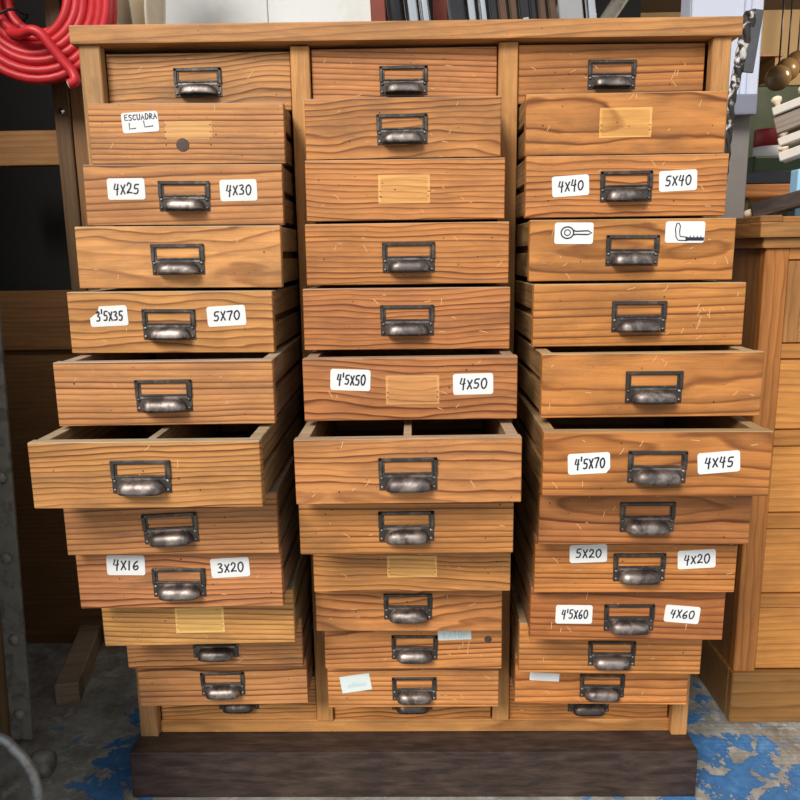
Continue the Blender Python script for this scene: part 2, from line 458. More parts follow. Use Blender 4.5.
ROWS = {
    ('l', 1): dict(x=-0.3711, pull=0.0000, z=1.3604, yaw=-0.17, roll=-0.33, plate=(-0.0020, 0.0732)),
    ('l', 2): dict(x=-0.3715, pull=0.0988, z=1.2572, yaw=0.80, roll=-0.68, stickers=[('ESC', -0.0780, 0.0680, 0.0623, 0.0330, 3.5)], patch=(-0.0392, 0.0258, 0.0433, 0.0699)),
    ('l', 3): dict(x=-0.3722, pull=0.1381, z=1.1534, yaw=0.95, roll=-0.67, plate=(0.0012, 0.0719), stickers=[('4X25', -0.0957, 0.0593, 0.0628, 0.0347, 0.5), ('4X30', 0.0920, 0.0566, 0.0620, 0.0348, 1.3)]),
    ('l', 4): dict(x=-0.3685, pull=0.2004, z=1.0512, yaw=0.53, roll=-0.51, plate=(-0.0016, 0.0703)),
    ('l', 5): dict(x=-0.3797, pull=0.2312, z=0.9487, yaw=-1.20, roll=-0.35, plate=(-0.0023, 0.0708), stickers=[("3'5X35", -0.0998, 0.0600, 0.0619, 0.0325, 2.3), ('5X70', 0.0912, 0.0592, 0.0624, 0.0323, 2.9)]),
    ('l', 6): dict(x=-0.3685, pull=0.3172, z=0.8487, yaw=0.75, roll=-0.03, plate=(-0.0011, 0.0707)),
    ('l', 7): dict(x=-0.3753, pull=0.4043, z=0.7461, yaw=0.25, roll=-0.13, plate=(-0.0062, 0.0717)),
    ('l', 8): dict(x=-0.3702, pull=0.3288, z=0.6434, yaw=0.98, roll=-0.21, plate=(-0.0022, 0.0680)),
    ('l', 9): dict(x=-0.3724, pull=0.3012, z=0.5397, yaw=0.43, roll=0.17, plate=(-0.0009, 0.0687), stickers=[('4X16', -0.0854, 0.0748, 0.0619, 0.0340, -1.2), ('3X20', 0.0831, 0.0685, 0.0625, 0.0331, 2.7)]),
    ('l', 10): dict(x=-0.3678, pull=0.2350, z=0.4370, yaw=1.36, roll=0.28, patch=(-0.0396, 0.0225, 0.0445, 0.0695)),
    ('l', 11): dict(x=-0.3722, pull=0.1381, z=0.3354, yaw=1.04, roll=-0.04),
    ('l', 12): dict(x=-0.3715, pull=0.1000, z=0.2317, yaw=0.87, roll=0.33, plate=(0.0002, 0.0713)),
    ('l', 13): dict(x=-0.3704, pull=0.0000, z=0.1318, yaw=0.02, roll=0.08),
    ('m', 1): dict(x=-0.0009, pull=0.0000, z=1.3616, yaw=0.17, roll=-0.12, plate=(-0.0014, 0.0684)),
    ('m', 2): dict(x=-0.0036, pull=0.0966, z=1.2600, yaw=0.09, roll=-0.07, plate=(-0.0015, 0.0719)),
    ('m', 3): dict(x=-0.0009, pull=0.1380, z=1.1556, yaw=0.04, roll=-0.14, patch=(-0.0447, 0.0275, 0.0413, 0.0737)),
    ('m', 4): dict(x=0.0013, pull=0.1833, z=1.0510, yaw=-0.16, roll=-0.13, plate=(0.0023, 0.0682)),
    ('m', 5): dict(x=-0.0009, pull=0.2238, z=0.9483, yaw=-0.25, roll=-0.27, plate=(0.0012, 0.0717)),
    ('m', 6): dict(x=0.0042, pull=0.2867, z=0.8455, yaw=0.00, roll=0.09, stickers=[("4'5X50", -0.0922, 0.0647, 0.0621, 0.0334, -2.6), ('4X50', 0.0974, 0.0558, 0.0621, 0.0330, 0.7)], patch=(-0.0377, 0.0250, 0.0453, 0.0709)),
    ('m', 7): dict(x=0.0000, pull=0.3743, z=0.7391, yaw=-0.04, roll=0.17, plate=(0.0000, 0.0701)),
    ('m', 8): dict(x=-0.0044, pull=0.3282, z=0.6410, yaw=0.19, roll=0.01, plate=(0.0001, 0.0700)),
    ('m', 9): dict(x=0.0027, pull=0.2474, z=0.5394, yaw=-0.18, roll=-0.01, patch=(-0.0412, 0.0259, 0.0424, 0.0641)),
    ('m', 10): dict(x=-0.0041, pull=0.1932, z=0.4376, yaw=-0.25, roll=-0.12, plate=(-0.0011, 0.0722)),
    ('m', 11): dict(x=0.0026, pull=0.1424, z=0.3333, yaw=-0.35, roll=-0.04, plate=(0.0031, 0.0690), stickers=[('LATON', 0.0774, 0.0736, 0.0621, 0.0288, 2.2)]),
    ('m', 12): dict(x=0.0016, pull=0.1093, z=0.2311, yaw=0.07, roll=0.05, plate=(0.0021, 0.0650), stickers=[('faint', -0.1113, 0.0526, 0.0583, 0.0351, 8.6)]),
    ('m', 13): dict(x=-0.0017, pull=0.0000, z=0.1300, yaw=-0.17, roll=-0.04),
    ('r', 1): dict(x=0.3680, pull=0.0000, z=1.3611, yaw=1.07, roll=-0.25, plate=(0.0012, 0.0718)),
    ('r', 2): dict(x=0.3677, pull=0.1093, z=1.2583, yaw=-0.50, roll=-0.21, patch=(-0.0433, 0.0276, 0.0432, 0.0749)),
    ('r', 3): dict(x=0.3647, pull=0.1411, z=1.1553, yaw=0.42, roll=-0.12, plate=(-0.0007, 0.0733), stickers=[('4X40', -0.0921, 0.0509, 0.0610, 0.0332, 3.3), ('5X40', 0.0845, 0.0568, 0.0623, 0.0331, 2.5)]),
    ('r', 4): dict(x=0.3668, pull=0.1796, z=1.0516, yaw=-0.13, roll=-0.30, plate=(0.0009, 0.0731), stickers=[('eye', -0.0946, 0.0768, 0.0627, 0.0341, -0.6), ('hook', 0.0844, 0.0769, 0.0635, 0.0340, -0.6)]),
    ('r', 5): dict(x=0.3663, pull=0.2350, z=0.9507, yaw=-0.01, roll=-0.24, plate=(0.0004, 0.0712)),
    ('r', 6): dict(x=0.3698, pull=0.3063, z=0.8503, yaw=-0.03, roll=-0.03, plate=(0.0032, 0.0711)),
    ('r', 7): dict(x=0.3646, pull=0.3623, z=0.7425, yaw=-0.72, roll=-0.25, plate=(0.0008, 0.0701), stickers=[("4'5X70", -0.0987, 0.0508, 0.0617, 0.0317, 3.0), ('4X45', 0.0899, 0.0520, 0.0613, 0.0320, 4.8)]),
    ('r', 8): dict(x=0.3709, pull=0.2999, z=0.6418, yaw=-0.18, roll=-0.43, plate=(0.0037, 0.0705)),
    ('r', 9): dict(x=0.3727, pull=0.2592, z=0.5403, yaw=-0.12, roll=-0.26, plate=(0.0061, 0.0701), stickers=[('5X20', -0.0783, 0.0694, 0.0615, 0.0312, 2.1), ('4X20', 0.0998, 0.0592, 0.0619, 0.0325, 3.3)]),
    ('r', 10): dict(x=0.3722, pull=0.2284, z=0.4373, yaw=-0.12, roll=-0.34, plate=(0.0030, 0.0673), stickers=[("4'5X60", -0.0912, 0.0482, 0.0630, 0.0345, -0.5), ('4X60', 0.0938, 0.0483, 0.0601, 0.0315, -5.0)]),
    ('r', 11): dict(x=0.3639, pull=0.1625, z=0.3340, yaw=-1.05, roll=-0.36, plate=(0.0029, 0.0651)),
    ('r', 12): dict(x=0.3662, pull=0.1032, z=0.2324, yaw=-1.14, roll=-0.11, plate=(0.0018, 0.0645), stickers=[('blank', -0.1095, 0.0576, 0.0570, 0.0171, -2.7)]),
    ('r', 13): dict(x=0.3686, pull=0.0000, z=0.1264, yaw=-1.08, roll=-0.12),
}

W, H, DEP, TH = 0.3315, 0.0985, 0.425, 0.019


# --- handwriting: strokes in a unit box, drawn as flat marker ribbons on the sticker
GL = {
    '0': [[(.5, .98), (.15, .8), (.08, .4), (.35, .03), (.75, .15), (.92, .6), (.7, .95), (.45, .97)]],
    '1': [[(.45, .95), (.40, .5), (.38, .0)]],
    '2': [[(.12, .75), (.35, .98), (.75, .85), (.65, .5), (.1, .05), (.5, .1), (.95, .05)]],
    '3': [[(.15, .92), (.6, .98), (.75, .78), (.4, .55), (.8, .40), (.72, .08), (.1, .05)]],
    '4': [[(.30, .98), (.08, .45), (.5, .42), (.85, .5)], [(.78, .95), (.66, .5), (.60, -.12)]],
    '5': [[(.90, .97), (.30, .93), (.22, .55), (.65, .55), (.80, .3), (.55, .03), (.08, .06)]],
    '6': [[(.72, .98), (.30, .7), (.12, .3), (.40, .02), (.80, .2), (.70, .48), (.25, .35)]],
    '7': [[(.08, .90), (.50, .93), (.92, .92), (.60, .45), (.40, -.02)]],
    'X': [[(.10, .88), (.50, .45), (.90, .02)], [(.92, .92), (.48, .45), (.08, .0)]],
    "'": [[(.5, 1.15), (.42, .75)]],
    'E': [[(.9, .95), (.15, .92), (.12, .05), (.9, .05)], [(.15, .5), (.7, .52)]],
    'S': [[(.9, .9), (.4, .98), (.15, .72), (.8, .42), (.7, .05), (.1, .1)]],
    'C': [[(.9, .85), (.45, .95), (.12, .5), (.4, .05), (.9, .15)]],
    'U': [[(.12, .95), (.15, .2), (.5, .02), (.85, .3), (.88, .95)]],
    'A': [[(.05, .0), (.45, .98), (.92, .0)], [(.22, .4), (.75, .42)]],
    'D': [[(.15, .0), (.15, .95), (.7, .85), (.9, .45), (.6, .05), (.15, .0)]],
    'R': [[(.15, .0), (.15, .95), (.75, .85), (.7, .55), (.2, .5), (.9, .0)]],
    'L': [[(.15, .95), (.13, .05), (.9, .08)]],
    'T': [[(.05, .93), (.95, .95)], [(.5, .93), (.48, .0)]],
    'O': [[(.5, .98), (.1, .6), (.3, .05), (.8, .15), (.9, .7), (.5, .98)]],
    'N': [[(.12, .0), (.15, .95), (.8, .05), (.85, .95)]],
}
STRAIGHT = set('14XLTNAE')


def ribbon(mb, pts, wd, y, m):
    """flat marker line along pts (x, z) on the sticker's face, facing -y"""
    pts = [Vector((p[0], p[1])) for p in pts]
    i = mb.mi(m); L = []; Rr = []
    for j, p in enumerate(pts):
        t = pts[min(j + 1, len(pts) - 1)] - pts[max(j - 1, 0)]
        t = t.normalized() if t.length > 1e-9 else Vector((1, 0))
        n = Vector((-t.y, t.x)) * wd / 2
        if j == 0: p = p - t * wd * 0.35
        if j == len(pts) - 1: p = p + t * wd * 0.35
        L.append(mb.bm.verts.new((p.x + n.x, y, p.y + n.y))); Rr.append(mb.bm.verts.new((p.x - n.x, y, p.y - n.y)))
    for j in range(len(pts) - 1):
        f = mb.bm.faces.new((L[j], Rr[j], Rr[j + 1], L[j + 1])); f.material_index = i


def write(mb, text, x0, x1, z0, z1, wd, y, m, rnd, slant=0.10):
    widths = [{"'": .30, '1': .55, 'X': .85}.get(c, 1.0) for c in text]
    tot = sum(widths) + 0.22 * (len(text) - 1)
    u = (x1 - x0) / tot; x = x0; hh = z1 - z0
    layer = 0
    for c, wch in zip(text, widths):
        dz = rnd.uniform(-.05, .05) * hh; sz = rnd.uniform(.92, 1.06)
        for st in GL[c]:
            P = [(x + (px * wch + slant * pz) * u, z0 + dz + pz * hh * sz) for px, pz in st]
            if c not in STRAIGHT:
                P = [(v.x, v.y) for v in spline([(a, b, 0) for a, b in P], 6)]
            ribbon(mb, P, wd, y - 0.00002 * layer, m); layer += 1
        x += (wch + 0.22) * u
    return mb


def make_sticker(kind, w, h, seed):
    """sticker in its own frame: centre at the origin, face towards -y"""
    rnd = random.Random(seed); mb = MB()
    paper = PAPER_OLD if kind in ('faint', 'LATON') else PAPER
    rc = 0.0006 if kind in ('faint', 'blank', 'LATON') else 0.0042
    out = []
    for cx, cz, a0 in ((w / 2 - rc, h / 2 - rc, 0), (-w / 2 + rc, h / 2 - rc, 90), (-w / 2 + rc, -h / 2 + rc, 180), (w / 2 - rc, -h / 2 + rc, 270)):
        for q in range(5):
            a = RAD(a0 + 90 * q / 4)
            out.append((cx + rc * cos(a), cz + rc * sin(a)))
    if kind == "3'5X35":                                          # a torn upper corner
        out = [p for p in out if not (p[0] < -w / 2 + 0.0135 and p[1] > h / 2 - 0.007)]
        k = max(range(len(out)), key=lambda i: (out[i][1], -out[i][0]))
        tear = [(-w / 2 + 0.017, h / 2), (-w / 2 + 0.0145, h / 2 - 0.006), (-w / 2 + 0.0165, h / 2 - 0.0115), (-w / 2 + 0.009, h / 2 - 0.0125), (-w / 2, h / 2 - 0.0185)]
        out = sorted([p for p in out], key=lambda p: math.atan2(p[1], p[0]) % (2 * pi)) + tear
        out = sorted(out, key=lambda p: math.atan2(p[1], p[0]) % (2 * pi))
    if kind == "4'5X70":                                          # clipped lower corner
        out = [p for p in out if not (p[0] > w / 2 - rc * 1.01 and p[1] < -h / 2 + rc * 1.01)]
        out = sorted(out + [(w / 2, -h / 2 + 0.007), (w / 2 - 0.006, -h / 2)], key=lambda p: math.atan2(p[1], p[0]) % (2 * pi))
    T = 0.0005; i = mb.mi(paper)
    fr = [mb.bm.verts.new((a, -T, b)) for a, b in out]; bk = [mb.bm.verts.new((a, 0.0, b)) for a, b in out]
    mb.bm.faces.new(list(reversed(fr))).material_index = i
    for q in range(len(out)):
        mb.bm.faces.new((fr[q], fr[(q + 1) % len(out)], bk[(q + 1) % len(out)], bk[q])).material_index = i
    y = -T - 0.0002
    if kind == 'ESC':
        write(mb, 'ESCUADRA', -w * .42, w * .47, h * .12, h * .40, 0.0016, y, INK, rnd, 0.05)
        ribbon(mb, [(-w * .30, -h * .02), (-w * .31, -h * .30), (-w * .14, -h * .28)], 0.0017, y, INK)
        ribbon(mb, [(w * .10, h * .05), (w * .11, -h * .25), (w * .34, -h * .22)], 0.0017, y, INK)
    elif kind == 'eye':
        cx, cz = -w * .17, h * .03
        ring = [(cx + .0102 * cos(a), cz + .0092 * sin(a)) for a in (2 * pi * q / 20 for q in range(21))]
        ribbon(mb, ring, 0.0023, y, INK)
        ribbon(mb, [(cx + .0048 * cos(a), cz + .0046 * sin(a)) for a in (2 * pi * q / 14 for q in range(15))], 0.0017, y - 2e-5, INK)
        ribbon(mb, [(cx + .0098, cz + .0035), (w * .05, cz + .0022), (w * .36, cz + .0030), (w * .46, cz - .0003), (w * .36, cz - .0030), (w * .06, cz - .0026), (cx + .0098, cz - .0035)], 0.0022, y - 4e-5, INK)
    elif kind == 'hook':
        P = [(-w * .22, h * .40), (-w * .17, h * .42), (-w * .13, h * .28), (-w * .14, h * .0), (-w * .12, -h * .20), (w * .06, -h * .24)]
        ribbon(mb, P, 0.0017, y, INK)
        ribbon(mb, [(-w * .22, h * .40), (-w * .25, h * .15), (-w * .22, -h * .25), (-w * .16, -h * .38), (w * .06, -h * .40)], 0.0017, y - 2e-5, INK)
        ribbon(mb, [(w * .05, -h * .32), (w * .46, -h * .32)], 0.0055, y - 4e-5, INK)
        for q in range(4):
            ribbon(mb, [(w * (.12 + .09 * q), -h * .38), (w * (.14 + .09 * q), -h * .18)], 0.0014, y - 6e-5, INK)
    elif kind == 'LATON':
        write(mb, 'LATON', -w * .33, w * .36, -h * .36, h * .10, 0.0011, y, INK_PALE, rnd, 0.0)
    elif kind == 'faint':
        for q in range(9):
            a = -w * .28 + w * .07 * q
            ribbon(mb, [(a, -h * .22), (a + .002, h * rnd.uniform(-.05, .12)), (a + .004, -h * rnd.uniform(.1, .25))], 0.0009, y, INK_PALE)
    elif kind != 'blank':
        n = len(kind)
        write(mb, kind, -w * .34, w * (.34 if n < 6 else .37), -h * .22, h * .25, 0.0024, y, INK, rnd)
    return mb


# --- card holder and cup pull, shared meshes
def make_holder():
    mb = MB()
    for s in (-1, 1):
        a, b = sorted((s * 0.0372, s * 0.043)); mb.box(a, b, -0.0036, 0, -0.0272, 0, METAL, 0.0009)
        a, b = sorted((s * 0.0345, s * 0.0372)); mb.box(a, b, -0.0016, 0, -0.0245, -0.0035, METAL, 0.0004)
    mb.box(-0.043, 0.043, -0.0036, 0, -0.0056, 0, METAL, 0.0009)
    mb.box(-0.0372, 0.0372, -0.0044, 0, -0.0250, -0.0222, METAL, 0.0006)
    mb.box(-0.0425, 0.0425, -0.0018, 0, -0.0489, -0.0245, METAL, 0.0006)
    for s in (-1, 1):
        for z in (-0.0305, -0.0440):
            mb.lathe([(0.0001, -0.0042), (0.0016, -0.0040), (0.0026, -0.0030), (0.0030, -0.0016)], CUPMETAL, (s * 0.0382, 0, z), 'Y', 12)
    return mb


def make_cup():
    mb = MB(); i = mb.mi(CUPMETAL)
    A, D, Hh, z0 = 0.0345, 0.0180, 0.0175, -0.0455
    nu, nt = 28, 10

    def pt(u, t, k=1.0):
        au = abs(u)
        d = D * max(1 - au ** 5.0, 0) ** 0.5 * k
        h = Hh * max(1 - au ** 5.0, 0) ** 0.5 * k
        a = t * RAD(94)
        sa, ca = sin(a), cos(a)
        yy = -d * (abs(sa) ** 0.75); zz = h * (abs(ca) ** 0.85) * (1 if ca >= 0 else -1)
        return (u * A * (0.965 + 0.035 * k), yy - 0.0018, z0 + zz)
    outer = [[mb.bm.verts.new(pt(-1 + 2 * p / nu, q / nt)) for q in range(nt + 1)] for p in range(nu + 1)]
    inner = [[mb.bm.verts.new(pt((-1 + 2 * p / nu) * 0.96, q / nt, 0.90)) for q in range(nt + 1)] for p in range(nu + 1)]
    for g, flip in ((outer, False), (inner, True)):
        for p in range(nu):
            for q in range(nt):
                v = [g[p][q], g[p + 1][q], g[p + 1][q + 1], g[p][q + 1]]
                f = mb.bm.faces.new(v[::-1] if flip else v); f.material_index = i; f.smooth = True
    for p in range(nu):
        f = mb.bm.faces.new((outer[p][nt], outer[p + 1][nt], inner[p + 1][nt], inner[p][nt])); f.material_index = i
    # a thin flange that rivets the cup to the plate
    mb.box(-0.036, 0.036, -0.0026, -0.0015, -0.0295, -0.0250, CUPMETAL, 0.0004)
    return mb


HOLDER = make_holder().build('card_holder'); CUP = make_cup().build('cup_handle')
HOLDER_ME, CUP_ME = HOLDER.data, CUP.data
for o in (HOLDER, CUP):
    bpy.data.objects.remove(o)

ORD = ['top', 'second', 'third', 'fourth', 'fifth', 'sixth', 'seventh', 'eighth', 'ninth', 'tenth', 'eleventh', 'twelfth', 'bottom']
CN = {'l': 'left', 'm': 'middle', 'r': 'right'}
TINT = {'l': (1.02, 1.02, 1.06), 'm': (1.03, 0.95, 0.90), 'r': (1.00, 0.88, 0.74)}
SPECIAL = {('m', 5): (0.86, 0.80, 0.84), ('m', 6): (0.84, 0.77, 0.80), ('m', 4): (0.98, 0.93, 0.86), ('m', 9): (1.04, 1.10, 1.0), ('m', 8): (0.95, 0.98, 0.9),
           ('l', 10): (1.08, 1.14, 1.12), ('l', 8): (0.92, 0.90, 0.95), ('l', 9): (0.90, 0.84, 0.86), ('l', 11): (0.98, 0.98, 0.96), ('l', 4): (1.05, 1.06, 1.06),
           ('r', 7): (0.86, 0.80, 0.80), ('r', 8): (0.86, 0.84, 0.86), ('r', 10): (0.82, 0.74, 0.76), ('r', 9): (1.02, 0.98, 0.88), ('r', 12): (1.04, 1.02, 0.95)}
rnd = random.Random(21)


def make_drawer(key, d):
    mb = MB(); w2 = W / 2
    mb.box(-w2, w2, 0, TH, 0, H, PINE, 0.0011, mat_top=PINE_EDGE)
    for s in (-1, 1):                                             # sides with the runner groove
        a, b = sorted((s * (w2 - 0.002), s * (w2 - 0.020)))
        mb.box(a, b, TH - 0.001, DEP, 0.0575, H - 0.0015, PINE_SIDE, 0.0008, mat_top=PINE_EDGE)
        mb.box(a, b, TH - 0.001, DEP, 0.006, 0.0455, PINE_SIDE, 0.0008)
        a, b = sorted((s * (w2 - 0.010), s * (w2 - 0.0195)))
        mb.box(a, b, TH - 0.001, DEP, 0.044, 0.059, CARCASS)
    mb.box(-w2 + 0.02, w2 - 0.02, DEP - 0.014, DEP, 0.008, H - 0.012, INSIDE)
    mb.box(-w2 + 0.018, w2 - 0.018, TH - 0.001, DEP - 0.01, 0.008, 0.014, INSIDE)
    if key in (('l', 7), ('m', 7)):
        mb.box(-0.006, 0.006, TH - 0.001, DEP - 0.012, 0.013, H - 0.004, PINE_SIDE, 0.0006, mat_top=PINE_EDGE)
    holes = []
    if 'patch' in d:                                              # bare wood where a pull once sat
        x0, z0, x1, z1 = d['patch']
        if key != ('l', 2):
            mb.box(x0, x1, -0.0004, 0.001, z0, z1, PALE)
            mb.box(x0 + 0.004, x1 - 0.004, -0.00055, 0.001, z0 + 0.003, z1 - 0.0035, PATCHED)
        else:
            mb.box(x0 + 0.002, x1, -0.0004, 0.001, z0 + 0.014, z1, PATCHED)
        zs = (0.25, 0.42) if key != ('l', 2) else (0.12, 0.36, 0.6, 0.86)
        for f in zs:
            for xx in (x0 + 0.003, x1 - 0.003):
                holes.append((xx, z0 + f * (z1 - z0), 0.0010))
    for q in range(rnd.randint(2, 6)):
        holes.append((rnd.uniform(-0.15, 0.15), rnd.uniform(0.012, 0.088), rnd.uniform(0.0006, 0.0012)))
    quads = [(s_[1], s_[2], s_[3] / 2 + .003, s_[4] / 2 + .003) for s_ in d.get('stickers', [])]
    holes = [q_ for q_ in holes if not any(abs(q_[0] - a_) < w_ and abs(q_[1] - c_) < h_ for a_, c_, w_, h_ in quads)]
    knots = {('l', 2): [(-0.008, 0.031, 0.0105)], ('m', 11): [(0.140, 0.060, 0.0065)]}.get(key, [])
    for x, z, r in holes:
        mb.lathe([(r, 0.0005), (r, -0.0008)], PIT, (x, 0, z), 'Y', 8, False)
    for x, z, r in knots:
        mb.lathe([(r * 1.1, 0.0005), (r * 1.02, -0.0008), (r * 0.4, -0.0010)], KNOT, (x, 0, z), 'Y', 18, False)
    marks = {('r', 1): [[(0.112, 0.044), (0.115, 0.054)], [(0.117, 0.044), (0.120, 0.054)]],
             ('r', 5): [[(0.095, 0.066), (0.091, 0.058), (0.097, 0.054), (0.092, 0.048), (0.099, 0.046), (0.094, 0.036), (0.098, 0.040), (0.092, 0.026)], [(0.100, 0.060), (0.103, 0.055)], [(0.108, 0.050), (0.112, 0.044)]],
             ('l', 1): [[(0.088, 0.054), (0.099, 0.068)]],
             ('m', 11): [[(0.107, 0.062), (0.103, 0.048), (0.102, 0.030)]]}.get(key, [])
    for q in range({'l': 3, 'm': 7, 'r': 9}[key[0]]):
        ax, az, L_, an = rnd.uniform(-0.155, 0.155), rnd.uniform(0.010, 0.090), rnd.uniform(0.003, 0.013), rnd.uniform(-1.2, 1.6)
        marks.append([(ax, az), (ax + L_ * cos(an) * .6, az + L_ * sin(an) * .45), (ax + L_ * cos(an), az + L_ * sin(an))])
    for q, P_ in enumerate(marks):
        P_ = [(a_, min(max(c_, 0.003), H - 0.003)) for a_, c_ in P_]
        ribbon(mb, P_, 0.0010 if q >= len(marks) - 9 else 0.0012, -0.00012 - q * 0.00001, SCRATCH)
    t = TINT[key[0]]; v = rnd.uniform(0.92, 1.05)
    t = tuple(p * q for p, q in zip(t, SPECIAL.get(key, (1, 1, 1))))
    col = (t[0] * v, t[1] * v * rnd.uniform(0.97, 1.03), t[2] * v * rnd.uniform(0.92, 1.06), rnd.random())
    o = mb.build('drawer', CAB, Vector((d['x'], -d['pull'], d['z'])) - CL, (0, RAD(-d['roll']), RAD(d['yaw'])), col)
    texts = [s[0] for s in d.get('stickers', [])]
    spot = f"in the {CN[key[0]]} column, {ORD[key[1] - 1]} from the top" if key[1] not in (1, 13) else f"at the {ORD[key[1] - 1]} of the {CN[key[0]]} column"
    nice = {'ESC': 'ESCUADRA', 'eye': 'a drawn screw eye', 'hook': 'a drawn hook', 'blank': 'no writing', 'faint': 'faded writing'}
    if texts:
        o['label'] = 'pine drawer with ' + ('stickers reading ' if len(texts) > 1 else 'one sticker reading ') + ' and '.join(nice.get(t, t) for t in texts) + ' ' + spot
    elif 'patch' in d:
        o['label'] = 'pine drawer without a pull, pale patch of bare wood, ' + spot
    else:
        o['label'] = 'plain pine drawer ' + spot
    if 'patch' not in d:
        px, pz = d.get('plate', {('l', 13): (0.001, 0.0745), ('m', 13): (0.0, 0.0730), ('l', 11): (0.003, 0.0705)}.get(key, (0.0, 0.0705)))
        tilt = RAD(2.5) if key == ('l', 8) else rnd.uniform(-0.008, 0.008)
        h = link('card_holder', HOLDER_ME, o, (px, 0, pz), (0, -tilt, 0))
        link('cup_handle', CUP_ME, o, (px, -0.0002, pz), (0, -tilt, 0))
        if key in (('l', 1),):
            h['label'] = 'blackened steel card frame above the pull'
    for q, (txt, x, z, sw, sh, ang) in enumerate(d.get('stickers', [])):
        s = make_sticker(txt, sw, sh, hash((key[1], q)) % 1000).build('sticker', o, (x, -0.0001, z), (0, RAD(-ang), 0), recalc=False)
        s['label'] = {'faint': 'faded white sticker with pale blue writing', 'blank': 'blank white sticker'}.get(txt, 'white sticker reading ' + nice.get(txt, txt) if txt not in ('eye', 'hook') else 'white sticker with ' + nice[txt])
    return o


for key, d in ROWS.items():
    make_drawer(key, d)

# ------------------------------------------------------------------ plinth
pl = MB().box(-0.583, 0.576, -0.071, 0.48, 0.0, ZP, OLDWOOD, 0.0035, 2)
tag(pl.build('plinth'), 'heavy dark brown scuffed timber base under the drawer cabinet', 'plinth')

# ================================================================== RIGHT-HAND CHEST
CH = thing('wooden_chest', 'varnished oak chest of drawers standing right of the drawer cabinet', 'chest', (1.1, 0.45, 0))
CHL = Vector((1.1, 0.45, 0))


def chp(mb, name, color=None, parent=None, off=None):
    o = mb.build(name, parent or CH, color=color)
    o.data.transform(Matrix.Translation(-(off or CHL)))
    return o


FY = 0.186
chp(MB().box(0.752, 0.775, FY + 0.012, 0.72, 0.125, 1.10, CHEST_UP, 0.002), 'side_panel', (0.62, 0.60, 0.60, 0.4))
chp(MB().box(1.425, 1.45, FY + 0.012, 0.72, 0.125, 1.10, CHEST_UP, 0.002), 'side_panel')
chp(MB().box(0.775, 1.425, 0.70, 0.72, 0.125, 1.10, CARCASS), 'back_panel')
chp(MB().box(0.775, 1.425, FY + 0.03, 0.70, 0.13, 0.142, CARCASS), 'bottom_panel')
b = MB()
b.box(0.746, 1.456, FY - 0.012, FY + 0.012, 0.0, 0.128, CHEST, 0.003)
b.box(0.746, 0.768, FY + 0.012, 0.725, 0.0, 0.128, CHEST, 0.003)
b.box(1.434, 1.456, FY + 0.012, 0.725, 0.0, 0.128, CHEST, 0.003)
chp(b, 'base', (0.55, 0.55, 0.52, 0.77))
chp(MB().box(0.750, 0.800, FY - 0.004, FY + 0.02, 0.128, 1.10, CHEST_UP, 0.002), 'stile', (0.98, 0.84, 0.66, 0.12))
chp(MB().box(1.402, 1.452, FY - 0.004, FY + 0.02, 0.128, 1.10, CHEST_UP, 0.002), 'stile')
for z0, z1 in ((0.288, 0.320), (0.480, 0.515), (0.672, 0.707), (0.866, 0.898), (1.076, 1.10)):
    chp(MB().box(0.800, 1.402, FY - 0.002, FY + 0.018, z0, z1, CHEST, 0.0015), 'rail', (0.95, 0.82, 0.66, random.random()))
for i, (z0, z1) in enumerate(((0.130, 0.288), (0.320, 0.480), (0.515, 0.672), (0.707, 0.866))):
    zc = Vector((1.1, FY, z0))
    dr = MB()
    dr.box(0.802, 1.400, FY + 0.003, FY + 0.023, z0 + 0.002, z1 - 0.002, CHEST, 0.002)
    dr.box(0.812, 1.390, FY + 0.023, 0.66, z0 + 0.006, z1 - 0.012, CARCASS)
    o = chp(dr, 'drawer', (1.22, 1.08, 0.86, random.random()))
    k = MB().lathe([(0.006, 0.0), (0.007, -0.010), (0.016, -0.018), (0.017, -0.026), (0.010, -0.031), (0.0005, -0.032)], CUPMETAL, (1.1, FY + 0.004, (z0 + z1) / 2), 'Y', 20)
    chp(k, 'knob', None, o)
d = MB()
d.box(0.803, 0.835, FY + 0.001, FY + 0.021, 0.900, 1.074, CHEST_UP, 0.002)
d.box(1.367, 1.399, FY + 0.001, FY + 0.021, 0.900, 1.074, CHEST_UP, 0.002)
d.box(0.835, 1.367, FY + 0.001, FY + 0.021, 0.900, 0.930, CHEST, 0.002)
d.box(0.835, 1.367, FY + 0.001, FY + 0.021, 1.046, 1.074, CHEST, 0.002)
d.box(0.835, 1.367, FY + 0.010, FY + 0.018, 0.930, 1.046, CHEST, 0)
chp(d, 'panel_door', (0.85, 0.85, 0.85, 0.5))
t = MB()
t.box(0.728, 1.475, FY - 0.022, 0.74, 1.122, 1.153, CHEST, 0.005, 2)
t.box(0.740, 1.463, FY - 0.012, 0.73, 1.100, 1.122, CHEST, 0.006, 2)
chp(t, 'top_board', (0.80, 0.78, 0.75, 0.93))

# things on the chest
TZ = 1.153
bx = MB()
bx.box(0.862, 1.10, 0.30, 0.335, TZ, TZ + 0.118, SKYBLUE, 0.004, 2)
bx.box(0.915, 1.10, 0.30, 0.335, TZ, TZ + 0.158, SKYBLUE, 0.004, 2)
tag(bx.build('blue_board'), 'sky blue board standing on edge on the oak chest under the pegged bars', 'board')


